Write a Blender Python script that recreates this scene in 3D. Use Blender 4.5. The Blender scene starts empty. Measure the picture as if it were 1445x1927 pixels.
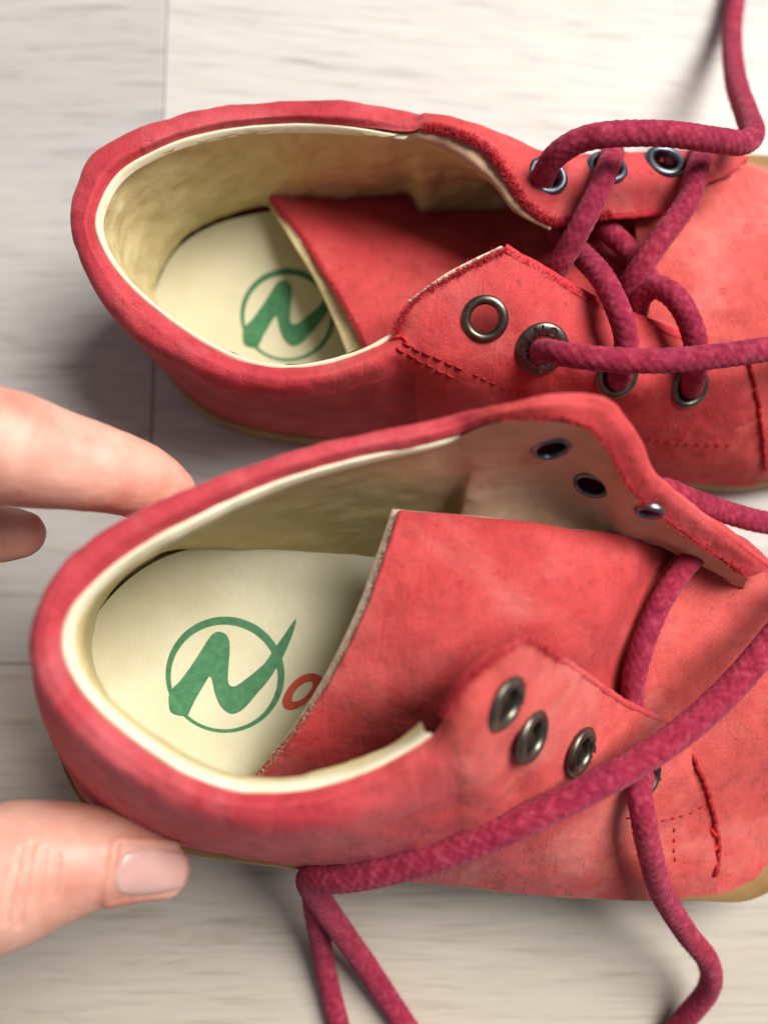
import bpy, bmesh, math, random
from mathutils import Vector, Matrix, noise
from mathutils.bvhtree import BVHTree
from mathutils.geometry import tessellate_polygon

random.seed(7)
S = bpy.context.scene
COL = S.collection

# ------------------------------------------------------------------ camera, light, exposure
H, FPX, CXP, CYP, TILT = 0.235, 1600.0, 722.5, 963.5, math.radians(7.0)
cam_d = bpy.data.cameras.new('camera')
cam = bpy.data.objects.new('camera', cam_d); COL.objects.link(cam)
cam.location = (0, 0, H); cam.rotation_euler = (TILT, 0, 0)
cam_d.sensor_fit = 'HORIZONTAL'; cam_d.sensor_width = 36.0
cam_d.lens = 36.0 * FPX / 1445.0
cam_d.clip_start = 0.01; cam_d.clip_end = 50
cam_d.dof.use_dof = True; cam_d.dof.focus_distance = 0.183; cam_d.dof.aperture_fstop = 7.5
S.camera = cam

world = bpy.data.worlds.new('World'); S.world = world; world.use_nodes = True
bg = world.node_tree.nodes['Background']
bg.inputs['Color'].default_value = (0.86, 0.90, 1.0, 1); bg.inputs['Strength'].default_value = 0.17

def area(name, loc, target, size, power, color):
    d = bpy.data.lights.new(name, 'AREA'); d.shape = 'RECTANGLE'
    d.size, d.size_y = size; d.energy = power; d.color = color
    o = bpy.data.objects.new(name, d); COL.objects.link(o); o.location = loc
    o.rotation_euler = (Vector(target) - Vector(loc)).to_track_quat('-Z', 'Y').to_euler()
    return o
area('window_light', (0.66, 0.50, 1.10), (0.02, 0.02, 0.03), (0.75, 0.75), 34.0, (1.0, 0.955, 0.895))
S.cycles.diffuse_bounces = 2; S.cycles.max_bounces = 8
S.view_settings.view_transform = 'Standard'; S.view_settings.look = 'None'
S.view_settings.exposure = 0.0; S.view_settings.gamma = 1.0

# ------------------------------------------------------------------ tools
CT, ST = math.cos(TILT), math.sin(TILT)
CAM = Vector((0, 0, H))
def ray(px, py):
    x, y = (px - CXP) / FPX, (CYP - py) / FPX
    return Vector((x, y * CT + ST, y * ST - CT))
def P(px, py, z):                       # photograph measurement at height z (cm) -> metres
    d = ray(px, py); t = (z / 100.0 - H) / d.z
    return CAM + d * t
def Wd(x, y, z): return Vector((x, y, z)) / 100.0
def pt(it):
    if isinstance(it, Vector): return it.copy()
    if it[0] == 'w': return Wd(*it[1:])
    return P(*it)

def cr(p0, p1, p2, p3, t):
    t2, t3 = t * t, t * t * t
    return 0.5 * ((2 * p1) + (p2 - p0) * t + (2 * p0 - 5 * p1 + 4 * p2 - p3) * t2 + (3 * p1 - p0 - 3 * p2 + p3) * t3)
def spline(pts, params):
    n = len(pts); out = []
    for s in params:
        i = min(int(s), n - 2); t = s - i
        a = pts[i - 1] if i > 0 else pts[0] * 2 - pts[1]
        b = pts[i + 2] if i + 2 < n else pts[n - 1] * 2 - pts[n - 2]
        out.append(cr(a, pts[i], pts[i + 1], b, t))
    return out
def params_by_length(rows, n):
    m = len(rows[0]); acc = [0.0]
    for i in range(m - 1):
        acc.append(acc[-1] + sum((r[i + 1] - r[i]).length for r in rows) / len(rows) + 1e-7)
    out = []; k = 0
    for j in range(n):
        L = acc[-1] * j / (n - 1)
        while k < m - 2 and acc[k + 1] < L: k += 1
        out.append(k + min(1.0, (L - acc[k]) / (acc[k + 1] - acc[k])))
    return out, acc[-1]

def link(name, me, mat, parent=None, smooth=True):
    o = bpy.data.objects.new(name, me); COL.objects.link(o)
    if mat is not None:
        for m in (mat if isinstance(mat, (list, tuple)) else [mat]): me.materials.append(m)
    if smooth:
        for p in me.polygons: p.use_smooth = True
    if parent is not None: attach(o, parent)
    return o
def rootpos(o):
    v = o.location.copy()
    while o.parent: o = o.parent; v += o.location
    return v
def attach(o, parent):                  # meshes are written in world metres: keep them there
    o.parent = parent; o.location = o.location - rootpos(parent)
def thing(name, loc, label, cat, group=None):
    o = bpy.data.objects.new(name, None); COL.objects.link(o); o.location = loc
    o.empty_display_size = 0.02
    o['label'] = label; o['category'] = cat
    if group: o['group'] = group
    return o

class Grid: pass
def grid(rows, step=0.0009, vstep=None, rough=0.0, rscale=120.0, wrinkle=0.0, wscale=45.0, toward=None, away=None, holes=(), seed=0.0):
    R = [[pt(i) for i in r] for r in rows]
    # length along u, v
    tmp, ulen = params_by_length(R, 2)
    Rt = [list(c) for c in zip(*R)]
    tmp, vlen = params_by_length(Rt, 2)
    nu = max(4, int(ulen / step)); nv = max(4, int(vlen / (vstep or step)))
    pu, _ = params_by_length(R, nu); pv, _ = params_by_length(Rt, nv)
    A = [spline(r, pu) for r in R]
    G = []
    for j in range(nu):
        G.append(spline([A[k][j] for k in range(len(R))], pv))
    V = [G[j][k] for j in range(nu) for k in range(nv)]
    F = [(j * nv + k, (j + 1) * nv + k, (j + 1) * nv + k + 1, j * nv + k + 1) for j in range(nu - 1) for k in range(nv - 1)]
    # orientation
    s = 0.0
    for f in F[::7]:
        n = (V[f[2]] - V[f[0]]).cross(V[f[3]] - V[f[1]]); c = (V[f[0]] + V[f[2]]) / 2
        if toward is not None: s += n.dot(toward - c)
        elif away is not None: s += n.dot(c - away)
        else: s += n.dot(CAM - c)
    if s < 0: F = [tuple(reversed(f)) for f in F]
    # normals for noise
    if rough or wrinkle:
        N = [Vector() for _ in V]
        for f in F:
            n = (V[f[2]] - V[f[0]]).cross(V[f[3]] - V[f[1]])
            for i in f: N[i] += n
        V2 = []
        off = Vector((seed * 3.7, seed, seed * 1.3))
        for v, n in zip(V, N):
            n = n.normalized()
            d = 0.0
            if rough: d += rough * noise.noise(v * rscale * 6 + off)
            if wrinkle:
                d += wrinkle * (noise.fractal(v * wscale + off, 0.9, 2.1, 3))
            V2.append(v + n * d)
        V = V2
    g = Grid(); g.V = V; g.F = F; g.nu = nu; g.nv = nv; g.ulen = ulen; g.vlen = vlen
    g.pu = pu; g.pv = pv; g.uoff = 0.0
    g.bvh = BVHTree.FromPolygons(V, F)
    g.hole_hits = []
    for (hx, hy, hr) in holes:
        loc, nor, idx, dist = g.bvh.ray_cast(CAM, ray(hx, hy).normalized())
        if loc is None: print('HOLE MISS', hx, hy); continue
        if nor.dot(CAM - loc) < 0: nor = -nor
        g.hole_hits.append((loc, nor, hr))
    return g
def cast(gs, px, py):
    best = None
    for g in gs:
        loc, nor, idx, dist = g.bvh.ray_cast(CAM, ray(px, py).normalized())
        if loc is not None and (best is None or dist < best[2]):
            if nor.dot(CAM - loc) < 0: nor = -nor
            best = (loc, nor, dist)
    return best

def sheet(name, g, mat, parent, thick=0.0016, offset=-1.0, bevel=0.0004):
    F = g.F
    if g.hole_hits:
        keep = []
        for f in F:
            c = (g.V[f[0]] + g.V[f[2]]) / 2
            if all((c - l).length > r for l, n, r in g.hole_hits): keep.append(f)
        F = keep
    me = bpy.data.meshes.new(name); me.from_pydata([tuple(v) for v in g.V], [], F); 
    uv = me.uv_layers.new(name='UVMap')
    for lp in me.loops:
        j, k = divmod(lp.vertex_index, g.nv)
        uv.data[lp.index].uv = (g.ulen * j / (g.nu - 1) * 100, g.vlen * k / (g.nv - 1) * 100)
    me.validate()
    o = link(name, me, mat, parent)
    if thick:
        m = o.modifiers.new('thickness', 'SOLIDIFY'); m.thickness = thick; m.offset = offset
        if bevel:
            b = o.modifiers.new('soft_edge', 'BEVEL'); b.width = bevel; b.segments = 2; b.limit_method = 'ANGLE'; b.angle_limit = math.radians(60)
    return o

def subsheet(name, g, cond, mat, parent, thick=0.0012, uoff=0.0):
    """one part of a larger continuous sheet: cond(u, v) in control-station units"""
    keep = []
    for n_, f in enumerate(g.F):
        j, k = divmod(n_, g.nv - 1)
        if not cond((g.pu[j] + g.pu[j + 1]) / 2, (g.pv[k] + g.pv[k + 1]) / 2): continue
        c = (g.V[f[0]] + g.V[f[2]]) / 2
        if any((c - l).length < r for l, n, r in g.hole_hits): continue
        keep.append(f)
    idx = {}; V = []; F = []; src = []
    for f in keep:
        q = []
        for i in f:
            if i not in idx: idx[i] = len(V); V.append(g.V[i]); src.append(i)
            q.append(idx[i])
        F.append(tuple(q))
    me = bpy.data.meshes.new(name); me.from_pydata([tuple(v) for v in V], [], F)
    uv = me.uv_layers.new(name='UVMap')
    for lp in me.loops:
        j, k = divmod(src[lp.vertex_index], g.nv)
        uv.data[lp.index].uv = (g.ulen * j / (g.nu - 1) * 100 - uoff, g.vlen * k / (g.nv - 1) * 100)
    o = link(name, me, mat, parent)
    if thick:
        m = o.modifiers.new('thickness', 'SOLIDIFY'); m.thickness = thick; m.offset = -1.0
        dg = bpy.context.evaluated_depsgraph_get(); m2 = bpy.data.meshes.new_from_object(o.evaluated_get(dg))
        o.modifiers.clear(); o.data = m2; bpy.data.meshes.remove(me); m2.name = name
        m2.set_sharp_from_angle(angle=math.radians(50))
    return o
def ulen_at(g, u):
    for j, p in enumerate(g.pu):
        if p >= u: return g.ulen * j / (g.nu - 1) * 100
    return g.ulen * 100
def rolled_edge(name, path, r, mat, parent, drop=0.0009):
    pts = [pt(p) - Vector((0, 0, drop)) for p in path]
    V, F, UV, c = tube_data(pts, r, ring=10, step=0.0006)
    V = [v + Vector((noise.noise(v * 900), noise.noise(v * 900 + Vector((9, 1, 4))), noise.noise(v * 900 + Vector((3, 7, 2))))) * 0.00022 for v in V]
    me = bpy.data.meshes.new(name); me.from_pydata([tuple(v) for v in V], [], F); return link(name, me, mat, parent)

def tube_data(pts, radii, ring=18, step=0.0004, braid=0.0, flat=1.0, cap=True, V=None, F=None, UV=None):
    pts = [pt(p) for p in pts]
    if not isinstance(radii, (list, tuple)): radii = [radii] * len(pts)
    pp, L = params_by_length([pts], max(3, int(sum((b - a).length for a, b in zip(pts, pts[1:])) / step)))
    c = spline(pts, pp); rr = spline([Vector((r, 0, 0)) for r in radii], pp); n = len(c)
    V = [] if V is None else V; F = [] if F is None else F; UV = [] if UV is None else UV
    b0 = len(V)
    t = (c[1] - c[0]).normalized(); up = Vector((0, 0, 1))
    if abs(t.z) > 0.9: up = Vector((0, 1, 0))
    x = t.cross(up).normalized()
    s = 0.0
    for i in range(n):
        t = (c[min(i + 1, n - 1)] - c[max(i - 1, 0)]).normalized()
        x = (x - t * x.dot(t)).normalized(); y = t.cross(x)
        if i: s += (c[i] - c[i - 1]).length
        r = rr[i].x
        for k in range(ring):
            th = 2 * math.pi * k / ring
            q = r
            if braid:
                a = s / 0.0021 * 2 * math.pi
                w = math.cos(a) * math.cos(7 * th)
                q = r * (1 + braid * w) + 0.00008 * noise.noise(Vector((s * 900, th * 3, b0)))
            V.append(c[i] + x * math.cos(th) * q + y * math.sin(th) * q * flat)
            UV.append((s * 100, k / ring))
    for i in range(n - 1):
        for k in range(ring):
            k2 = (k + 1) % ring
            F.append((b0 + i * ring + k, b0 + i * ring + k2, b0 + (i + 1) * ring + k2, b0 + (i + 1) * ring + k))
    if cap:
        F.append(tuple(b0 + k for k in reversed(range(ring))))
        F.append(tuple(b0 + (n - 1) * ring + k for k in range(ring)))
    return V, F, UV, c

# ------------------------------------------------------------------ materials
def M(name):
    m = bpy.data.materials.new(name); m.use_nodes = True
    nt = m.node_tree; b = nt.nodes['Principled BSDF']
    return m, nt, b
def N(nt, t, **kw):
    n = nt.nodes.new(t)
    for k, v in kw.items():
        if k in n.inputs: n.inputs[k].default_value = v
        else: setattr(n, k, v)
    return n
def ramp(nt, fac, stops):
    r = nt.nodes.new('ShaderNodeValToRGB'); e = r.color_ramp.elements
    while len(e) < len(stops): e.new(0.5)
    for el, (p, c) in zip(e, stops): el.position = p; el.color = (*c, 1)
    nt.links.new(fac, r.inputs['Fac']); return r.outputs['Color']
def tex_noise(nt, scale, detail=4, rough=0.55, vec=None, dist=0.0):
    n = N(nt, 'ShaderNodeTexNoise'); n.inputs['Scale'].default_value = scale
    n.inputs['Detail'].default_value = detail; n.inputs['Roughness'].default_value = rough
    n.inputs['Distortion'].default_value = dist
    if vec is None:
        tc = N(nt, 'ShaderNodeTexCoord'); vec = tc.outputs['Object']
    nt.links.new(vec, n.inputs['Vector']); return n.outputs['Fac']
def mixc(nt, fac, a, b, mode='MIX'):
    n = N(nt, 'ShaderNodeMix', data_type='RGBA', blend_type=mode)
    if isinstance(fac, float): n.inputs[0].default_value = fac
    else: nt.links.new(fac, n.inputs[0])
    for i, v in ((6, a), (7, b)):
        if isinstance(v, tuple): n.inputs[i].default_value = (*v, 1)
        else: nt.links.new(v, n.inputs[i])
    return n.outputs[2]
def bump(nt, b, h, strength, dist):
    n = N(nt, 'ShaderNodeBump'); n.inputs['Strength'].default_value = strength; n.inputs['Distance'].default_value = dist
    nt.links.new(h, n.inputs['Height']); nt.links.new(n.outputs['Normal'], b.inputs['Normal'])
    return n

def leather(name, c1, c2, c3, dark, sheen=(0.9, 0.35, 0.45), sw=0.25):
    m, nt, b = M(name)
    big = tex_noise(nt, 55, 5, 0.6); mid = tex_noise(nt, 260, 4, 0.6); fine = tex_noise(nt, 2200, 3, 0.6)
    col = ramp(nt, big, [(0.30, c1), (0.55, c2), (0.75, c3)])
    sp = ramp(nt, mid, [(0.30, (0.80, 0.75, 0.75)), (0.48, (1, 1, 1)), (0.80, (1.08, 1.05, 1.05))])
    gr = ramp(nt, fine, [(0.30, (0.78, 0.74, 0.74)), (0.55, (1.0, 1.0, 1.0)), (0.75, (1.12, 1.14, 1.14))])
    col = mixc(nt, 0.9, mixc(nt, 0.9, col, gr, 'MULTIPLY'), sp, 'MULTIPLY')
    wear = ramp(nt, tex_noise(nt, 32, 6, 0.65, dist=0.8), [(0.50, (0, 0, 0)), (0.68, (1, 1, 1))])
    wf = N(nt, 'ShaderNodeMath', operation='MULTIPLY'); nt.links.new(wear, wf.inputs[0]); wf.inputs[1].default_value = 0.45
    col = mixc(nt, wf.outputs[0], col, (min(1, c3[0] * 1.05), c3[1] * 2.0, c3[2] * 1.9))
    spots = ramp(nt, tex_noise(nt, 420, 2, 0.5, dist=0.6), [(0.0, (0, 0, 0)), (0.66, (0, 0, 0)), (0.76, (1, 1, 1))])
    f = N(nt, 'ShaderNodeMath', operation='MULTIPLY'); nt.links.new(spots, f.inputs[0]); f.inputs[1].default_value = 0.55
    col = mixc(nt, f.outputs[0], col, dark)
    nt.links.new(col, b.inputs['Base Color'])
    b.inputs['Roughness'].default_value = 0.72; b.inputs['Specular IOR Level'].default_value = 0.25
    b.inputs['Sheen Weight'].default_value = sw; b.inputs['Sheen Tint'].default_value = (*sheen, 1); b.inputs['Sheen Roughness'].default_value = 0.4
    ad = N(nt, 'ShaderNodeMath', operation='ADD'); nt.links.new(mid, ad.inputs[0])
    ml = N(nt, 'ShaderNodeMath', operation='MULTIPLY'); nt.links.new(fine, ml.inputs[0]); ml.inputs[1].default_value = 0.35
    nt.links.new(ml.outputs[0], ad.inputs[1])
    tc = N(nt, 'ShaderNodeTexCoord'); mp = N(nt, 'ShaderNodeMapping'); mp.inputs['Scale'].default_value = (320, 60, 60); mp.inputs['Rotation'].default_value = (0, 0, 0.25)
    nt.links.new(tc.outputs['Object'], mp.inputs['Vector'])
    cr_ = ramp(nt, tex_noise(nt, 1.0, 4, 0.6, mp.outputs[0], 1.2), [(0.36, (0, 0, 0)), (0.47, (1, 1, 1))])
    m3 = N(nt, 'ShaderNodeMath', operation='MULTIPLY_ADD'); nt.links.new(cr_, m3.inputs[0]); m3.inputs[1].default_value = 0.17; nt.links.new(ad.outputs[0], m3.inputs[2])
    bump(nt, b, m3.outputs[0], 0.6, 0.0006)
    return m
RED = leather('red_nubuck', (0.50, 0.045, 0.048), (0.57, 0.062, 0.064), (0.62, 0.088, 0.088), (0.25, 0.018, 0.022))
REDC = leather('crimson_collar_leather', (0.44, 0.034, 0.048), (0.52, 0.053, 0.068), (0.58, 0.086, 0.098), (0.20, 0.014, 0.028))
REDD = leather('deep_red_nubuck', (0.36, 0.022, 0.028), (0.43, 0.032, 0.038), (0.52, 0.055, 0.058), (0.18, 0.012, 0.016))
CORAL = leather('coral_nubuck', (0.54, 0.066, 0.060), (0.60, 0.092, 0.082), (0.65, 0.135, 0.120), (0.30, 0.03, 0.03))
REDT = leather('tongue_leather', (0.44, 0.038, 0.040), (0.53, 0.060, 0.060), (0.58, 0.092, 0.088), (0.3, 0.015, 0.02), sw=0.15)

def blended(name, stops):
    m = REDC.copy(); m.name = name; nt = m.node_tree; b = nt.nodes['Principled BSDF']
    old = b.inputs['Base Color'].links[0].from_socket
    uv = N(nt, 'ShaderNodeUVMap'); sx = N(nt, 'ShaderNodeSeparateXYZ'); nt.links.new(uv.outputs[0], sx.inputs[0])
    mr = N(nt, 'ShaderNodeMapRange'); mr.inputs['From Min'].default_value = 0.0; mr.inputs['From Max'].default_value = 3.2
    mr.inputs['To Min'].default_value = 1.0; mr.inputs['To Max'].default_value = 0.0; nt.links.new(sx.outputs[0], mr.inputs[0])
    col = ramp(nt, tex_noise(nt, 55, 5, 0.6), stops)
    nt.links.new(mixc(nt, mr.outputs[0], old, col), b.inputs['Base Color'])
    return m
REDCB = blended('crimson_to_coral_leather', [(0.30, (0.53, 0.062, 0.064)), (0.55, (0.59, 0.088, 0.086)), (0.75, (0.64, 0.125, 0.118))])
REDCA = blended('crimson_to_red_leather', [(0.30, (0.47, 0.036, 0.040)), (0.55, (0.52, 0.05, 0.05)), (0.75, (0.56, 0.07, 0.07))])

def simple_fabric(name, c1, c2, scale, rough, bumpd, fine=1500, spec=0.2):
    m, nt, b = M(name)
    n1 = tex_noise(nt, scale, 5, 0.6); n2 = tex_noise(nt, fine, 3, 0.6)
    nt.links.new(ramp(nt, n1, [(0.32, c1), (0.68, c2)]), b.inputs['Base Color'])
    b.inputs['Roughness'].default_value = rough; b.inputs['Specular IOR Level'].default_value = spec
    ad = N(nt, 'ShaderNodeMath', operation='MULTIPLY_ADD'); nt.links.new(n2, ad.inputs[0]); ad.inputs[1].default_value = 0.25; nt.links.new(n1, ad.inputs[2])
    bump(nt, b, ad.outputs[0], 0.5, bumpd)
    return m
CREAM = simple_fabric('cream_lining_leather', (0.56, 0.46, 0.225), (0.65, 0.555, 0.31), 130, 0.55, 0.0012, spec=0.3)
PIPE = simple_fabric('pale_collar_binding', (0.80, 0.74, 0.52), (0.86, 0.82, 0.62), 160, 0.5, 0.0003, spec=0.3)
INSOLE = simple_fabric('insole_leather', (0.56, 0.52, 0.34), (0.63, 0.59, 0.41), 90, 0.42, 0.0004, spec=0.4)
TAN = simple_fabric('tan_suede', (0.54, 0.32, 0.20), (0.64, 0.42, 0.29), 120, 0.9, 0.0006)
def cream_to_tan():
    m = TAN.copy(); m.name = 'cream_to_tan_lining'; nt = m.node_tree; b = nt.nodes['Principled BSDF']
    old = b.inputs['Base Color'].links[0].from_socket
    uv = N(nt, 'ShaderNodeUVMap'); sx = N(nt, 'ShaderNodeSeparateXYZ'); nt.links.new(uv.outputs[0], sx.inputs[0])
    mr = N(nt, 'ShaderNodeMapRange'); mr.inputs['From Min'].default_value = 0.1; mr.inputs['From Max'].default_value = 2.2; nt.links.new(sx.outputs[0], mr.inputs[0])
    nt.links.new(mixc(nt, mr.outputs[0], (0.60, 0.50, 0.26), old), b.inputs['Base Color']); return m
TANB = cream_to_tan()
RAW = simple_fabric('raw_leather_edge', (0.55, 0.42, 0.30), (0.68, 0.55, 0.42), 500, 0.9, 0.0006)
REDRAW = simple_fabric('frayed_red_edge', (0.50, 0.02, 0.03), (0.66, 0.07, 0.09), 700, 0.95, 0.0008)
THREAD = simple_fabric('red_thread', (0.28, 0.012, 0.018), (0.40, 0.02, 0.028), 900, 0.7, 0.0002)
BRIGHT = simple_fabric('bright_red_thread', (0.62, 0.02, 0.02), (0.72, 0.04, 0.035), 900, 0.7, 0.0002)
GUM = simple_fabric('gum_rubber', (0.27, 0.15, 0.055), (0.36, 0.21, 0.085), 90, 0.5, 0.0004, spec=0.4)
GREEN = simple_fabric('green_print', (0.035, 0.15, 0.06), (0.07, 0.22, 0.10), 600, 0.5, 0.0001)
REDP = simple_fabric('red_print', (0.50, 0.05, 0.03), (0.60, 0.09, 0.05), 600, 0.5, 0.0001)

def lace_mat():
    m, nt, b = M('magenta_cotton_cord')
    n1 = tex_noise(nt, 500, 3, 0.6); n2 = tex_noise(nt, 60, 3, 0.6); n3 = tex_noise(nt, 3500, 2, 0.6)
    c = ramp(nt, n1, [(0.3, (0.19, 0.010, 0.030)), (0.52, (0.31, 0.022, 0.056)), (0.74, (0.43, 0.060, 0.108))])
    c2 = ramp(nt, n2, [(0.35, (0.85, 0.8, 0.9)), (0.65, (1.1, 1.1, 1.0))])
    nt.links.new(mixc(nt, 1.0, c, c2, 'MULTIPLY'), b.inputs['Base Color'])
    b.inputs['Roughness'].default_value = 0.9; b.inputs['Specular IOR Level'].default_value = 0.15
    b.inputs['Sheen Weight'].default_value = 0.3; b.inputs['Sheen Tint'].default_value = (1.0, 0.35, 0.5, 1); b.inputs['Sheen Roughness'].default_value = 0.5
    bump(nt, b, n3, 0.5, 0.0005)
    return m
LACE = lace_mat()
def metal():
    m, nt, b = M('antique_brass')
    n1 = tex_noise(nt, 300, 4, 0.6)
    nt.links.new(ramp(nt, n1, [(0.3, (0.09, 0.085, 0.07)), (0.7, (0.24, 0.225, 0.185))]), b.inputs['Base Color'])
    b.inputs['Metallic'].default_value = 1.0; b.inputs['Roughness'].default_value = 0.38
    return m
METAL = metal()
METAL_SKY = METAL.copy(); METAL_SKY.name = 'sky_reflection_brass'  # far-flap eyelets: bluish sky reflection put into the metal's base colour
for n_ in METAL_SKY.node_tree.nodes:
    if n_.type == 'VALTORGB': n_.color_ramp.elements[0].color = (0.09, 0.11, 0.145, 1); n_.color_ramp.elements[1].color = (0.25, 0.285, 0.34, 1)
def skin():
    m, nt, b = M('skin')
    n1 = tex_noise(nt, 70, 4, 0.6); n2 = tex_noise(nt, 900, 3, 0.6)
    nt.links.new(ramp(nt, n1, [(0.30, (0.56, 0.22, 0.165)), (0.50, (0.69, 0.345, 0.265)), (0.72, (0.76, 0.46, 0.37))]), b.inputs['Base Color'])
    b.inputs['Roughness'].default_value = 0.48; b.inputs['Subsurface Weight'].default_value = 0.35
    b.inputs['Subsurface Radius'].default_value = (1.0, 0.35, 0.2); b.inputs['Subsurface Scale'].default_value = 0.004
    bump(nt, b, n2, 0.25, 0.0003)
    return m
SKIN = skin()
def nailm():
    m, nt, b = M('fingernail')
    nt.links.new(ramp(nt, tex_noise(nt, 120, 2), [(0.3, (0.58, 0.32, 0.285)), (0.7, (0.65, 0.41, 0.37))]), b.inputs['Base Color'])
    b.inputs['Roughness'].default_value = 0.28
    return m
NAIL = nailm()

def plank_mat(name, base, streak, warm, tilt, sy):
    m, nt, b = M(name)
    tc = N(nt, 'ShaderNodeTexCoord'); oi = N(nt, 'ShaderNodeObjectInfo')
    mp = N(nt, 'ShaderNodeMapping'); mp.inputs['Rotation'].default_value = (0, 0, tilt)
    nt.links.new(tc.outputs['Object'], mp.inputs['Vector'])
    cmb = N(nt, 'ShaderNodeVectorMath', operation='MULTIPLY_ADD')
    nt.links.new(oi.outputs['Random'], cmb.inputs[0]); cmb.inputs[1].default_value = (7, 3, 5); nt.links.new(mp.outputs[0], cmb.inputs[2])
    def stretched(sx, s_y, det, rough, dist):
        mm = N(nt, 'ShaderNodeMapping'); mm.inputs['Scale'].default_value = (sx, s_y, 1); nt.links.new(cmb.outputs[0], mm.inputs['Vector'])
        return tex_noise(nt, 1.0, det, rough, mm.outputs[0], dist)
    a = stretched(14, 120 * sy, 6, 0.65, 0.6); c = stretched(45, 520 * sy, 6, 0.65, 0.5); d = stretched(3, 14, 3, 0.5, 0.3)
    col = ramp(nt, a, [(0.30, streak), (0.44, base), (0.60, base), (0.75, warm)])
    l2 = ramp(nt, c, [(0.32, (0.66, 0.65, 0.64)), (0.44, (0.93, 0.93, 0.93)), (0.66, (1.05, 1.05, 1.04))])
    col = mixc(nt, 0.8, col, l2, 'MULTIPLY')
    l3 = ramp(nt, d, [(0.3, (0.90, 0.90, 0.92)), (0.7, (1.04, 1.03, 1.0))])
    col = mixc(nt, 1.0, col, l3, 'MULTIPLY')
    nt.links.new(col, b.inputs['Base Color'])
    b.inputs['Roughness'].default_value = 0.5; b.inputs['Specular IOR Level'].default_value = 0.35
    bump(nt, b, c, 0.25, 0.0004)
    return m
PL_A = plank_mat('whitewashed_plank', (0.60, 0.585, 0.56), (0.49, 0.47, 0.445), (0.65, 0.635, 0.605), 0.10, 1.0)
PL_B = plank_mat('pale_grey_plank', (0.53, 0.51, 0.485), (0.41, 0.39, 0.36), (0.57, 0.555, 0.52), 0.0, 0.8)
PL_C = plank_mat('beige_plank', (0.55, 0.50, 0.43), (0.39, 0.335, 0.26), (0.63, 0.595, 0.535), 0.0, 1.4)
SUB = simple_fabric('underlay', (0.12, 0.11, 0.10), (0.16, 0.15, 0.14), 30, 0.9, 0.0005)

# ------------------------------------------------------------------ floor
bm = bmesh.new(); bmesh.ops.create_grid(bm, x_segments=2, y_segments=2, size=1.6)
bmesh.ops.translate(bm, verts=bm.verts, vec=(0, 0, -0.009))
me = bpy.data.meshes.new('floor'); bm.to_mesh(me); bm.free()
floor = link('floor', me, SUB, None, False); floor['kind'] = 'structure'
def plank(x0, x1, y0, y1, mat):
    g = 0.00012; c = 0.00045
    bm = bmesh.new(); bmesh.ops.create_cube(bm, size=1.0)
    L, Wt = (x1 - x0) - 2 * g, (y1 - y0) - 2 * g
    for v in bm.verts: v.co = Vector((v.co.x * L, v.co.y * Wt, (v.co.z - 0.5) * 0.008))
    ed = [e for e in bm.edges if all(abs(v.co.z) < 1e-6 for v in e.verts)]
    bmesh.ops.bevel(bm, geom=ed, offset=c, segments=1, affect='EDGES')
    me = bpy.data.meshes.new('plank'); bm.to_mesh(me); bm.free()
    o = link('plank', me, mat, None, False)
    o.location = ((x0 + x1) / 2, (y0 + y1) / 2, 0); attach(o, floor)
PW, PLn = 0.235, 1.2
seam = P(309, 120, 0).x; y_edge = P(20, 1250, 0).y
rowseam = {0: seam, -1: seam + 0.62, 1: seam - 0.4, 2: seam + 0.3, 3: seam + .7, -2: seam + 0.2, -3: seam - .35, -4: seam + .5}
k = 0
for r in range(-4, 4):
    y0 = y_edge + r * PW
    for q in range(-1, 1):
        x0 = rowseam[r] + q * PLn
        if r == 0: mt = PL_B if q == -1 else PL_A
        elif r == -1: mt = PL_C
        else: mt = (PL_A, PL_B, PL_C)[(r + q) % 3]
        plank(x0, x0 + PLn, y0, y0 + PW, mt)

# ------------------------------------------------------------------ shared shoe part builders
def fan_sheet(name, outline, zf, mat, parent, rings=10):     # filled closed outline (cm) at height zf(x, y)
    c = sum((Vector((x, y, 0)) for x, y in outline), Vector()) / len(outline)
    V = []; F = []; n = len(outline)
    for k in range(rings + 1):
        t = k / rings
        for (x, y) in outline:
            px_, py_ = c.x + (x - c.x) * t, c.y + (y - c.y) * t
            V.append(Wd(px_, py_, zf(px_, py_)))
    for k in range(rings):
        for i in range(n):
            j = (i + 1) % n
            F.append((k * n + i, k * n + j, (k + 1) * n + j, (k + 1) * n + i))
    me = bpy.data.meshes.new(name); me.from_pydata([tuple(v) for v in V], [], F); me.validate()
    bm = bmesh.new(); bm.from_mesh(me); bmesh.ops.remove_doubles(bm, verts=bm.verts, dist=1e-6); bmesh.ops.recalc_face_normals(bm, faces=bm.faces)
    if sum(f.normal.z for f in bm.faces) < 0: bmesh.ops.reverse_faces(bm, faces=bm.faces)
    bm.to_mesh(me); bm.free()
    return link(name, me, mat, parent)
def closed_spline(pts, n):
    P_ = [Vector((x, y, 0)) for x, y in pts]; m = len(P_); out = []
    for j in range(n):
        s = j / n * m; i = int(s); t = s - i
        v = cr(P_[(i - 1) % m], P_[i % m], P_[(i + 1) % m], P_[(i + 2) % m], t); out.append((v.x, v.y))
    return out
def inset(outline, d):
    n = len(outline); out = []
    for i in range(n):
        a = Vector(outline[i - 1]); b = Vector(outline[(i + 1) % n]); t = (b - a).normalized()
        out.append((outline[i][0] - t.y * d, outline[i][1] + t.x * d))
    return out
def heel_part(o, xmax): return [(x, y) for x, y in o if x <= xmax]
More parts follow.
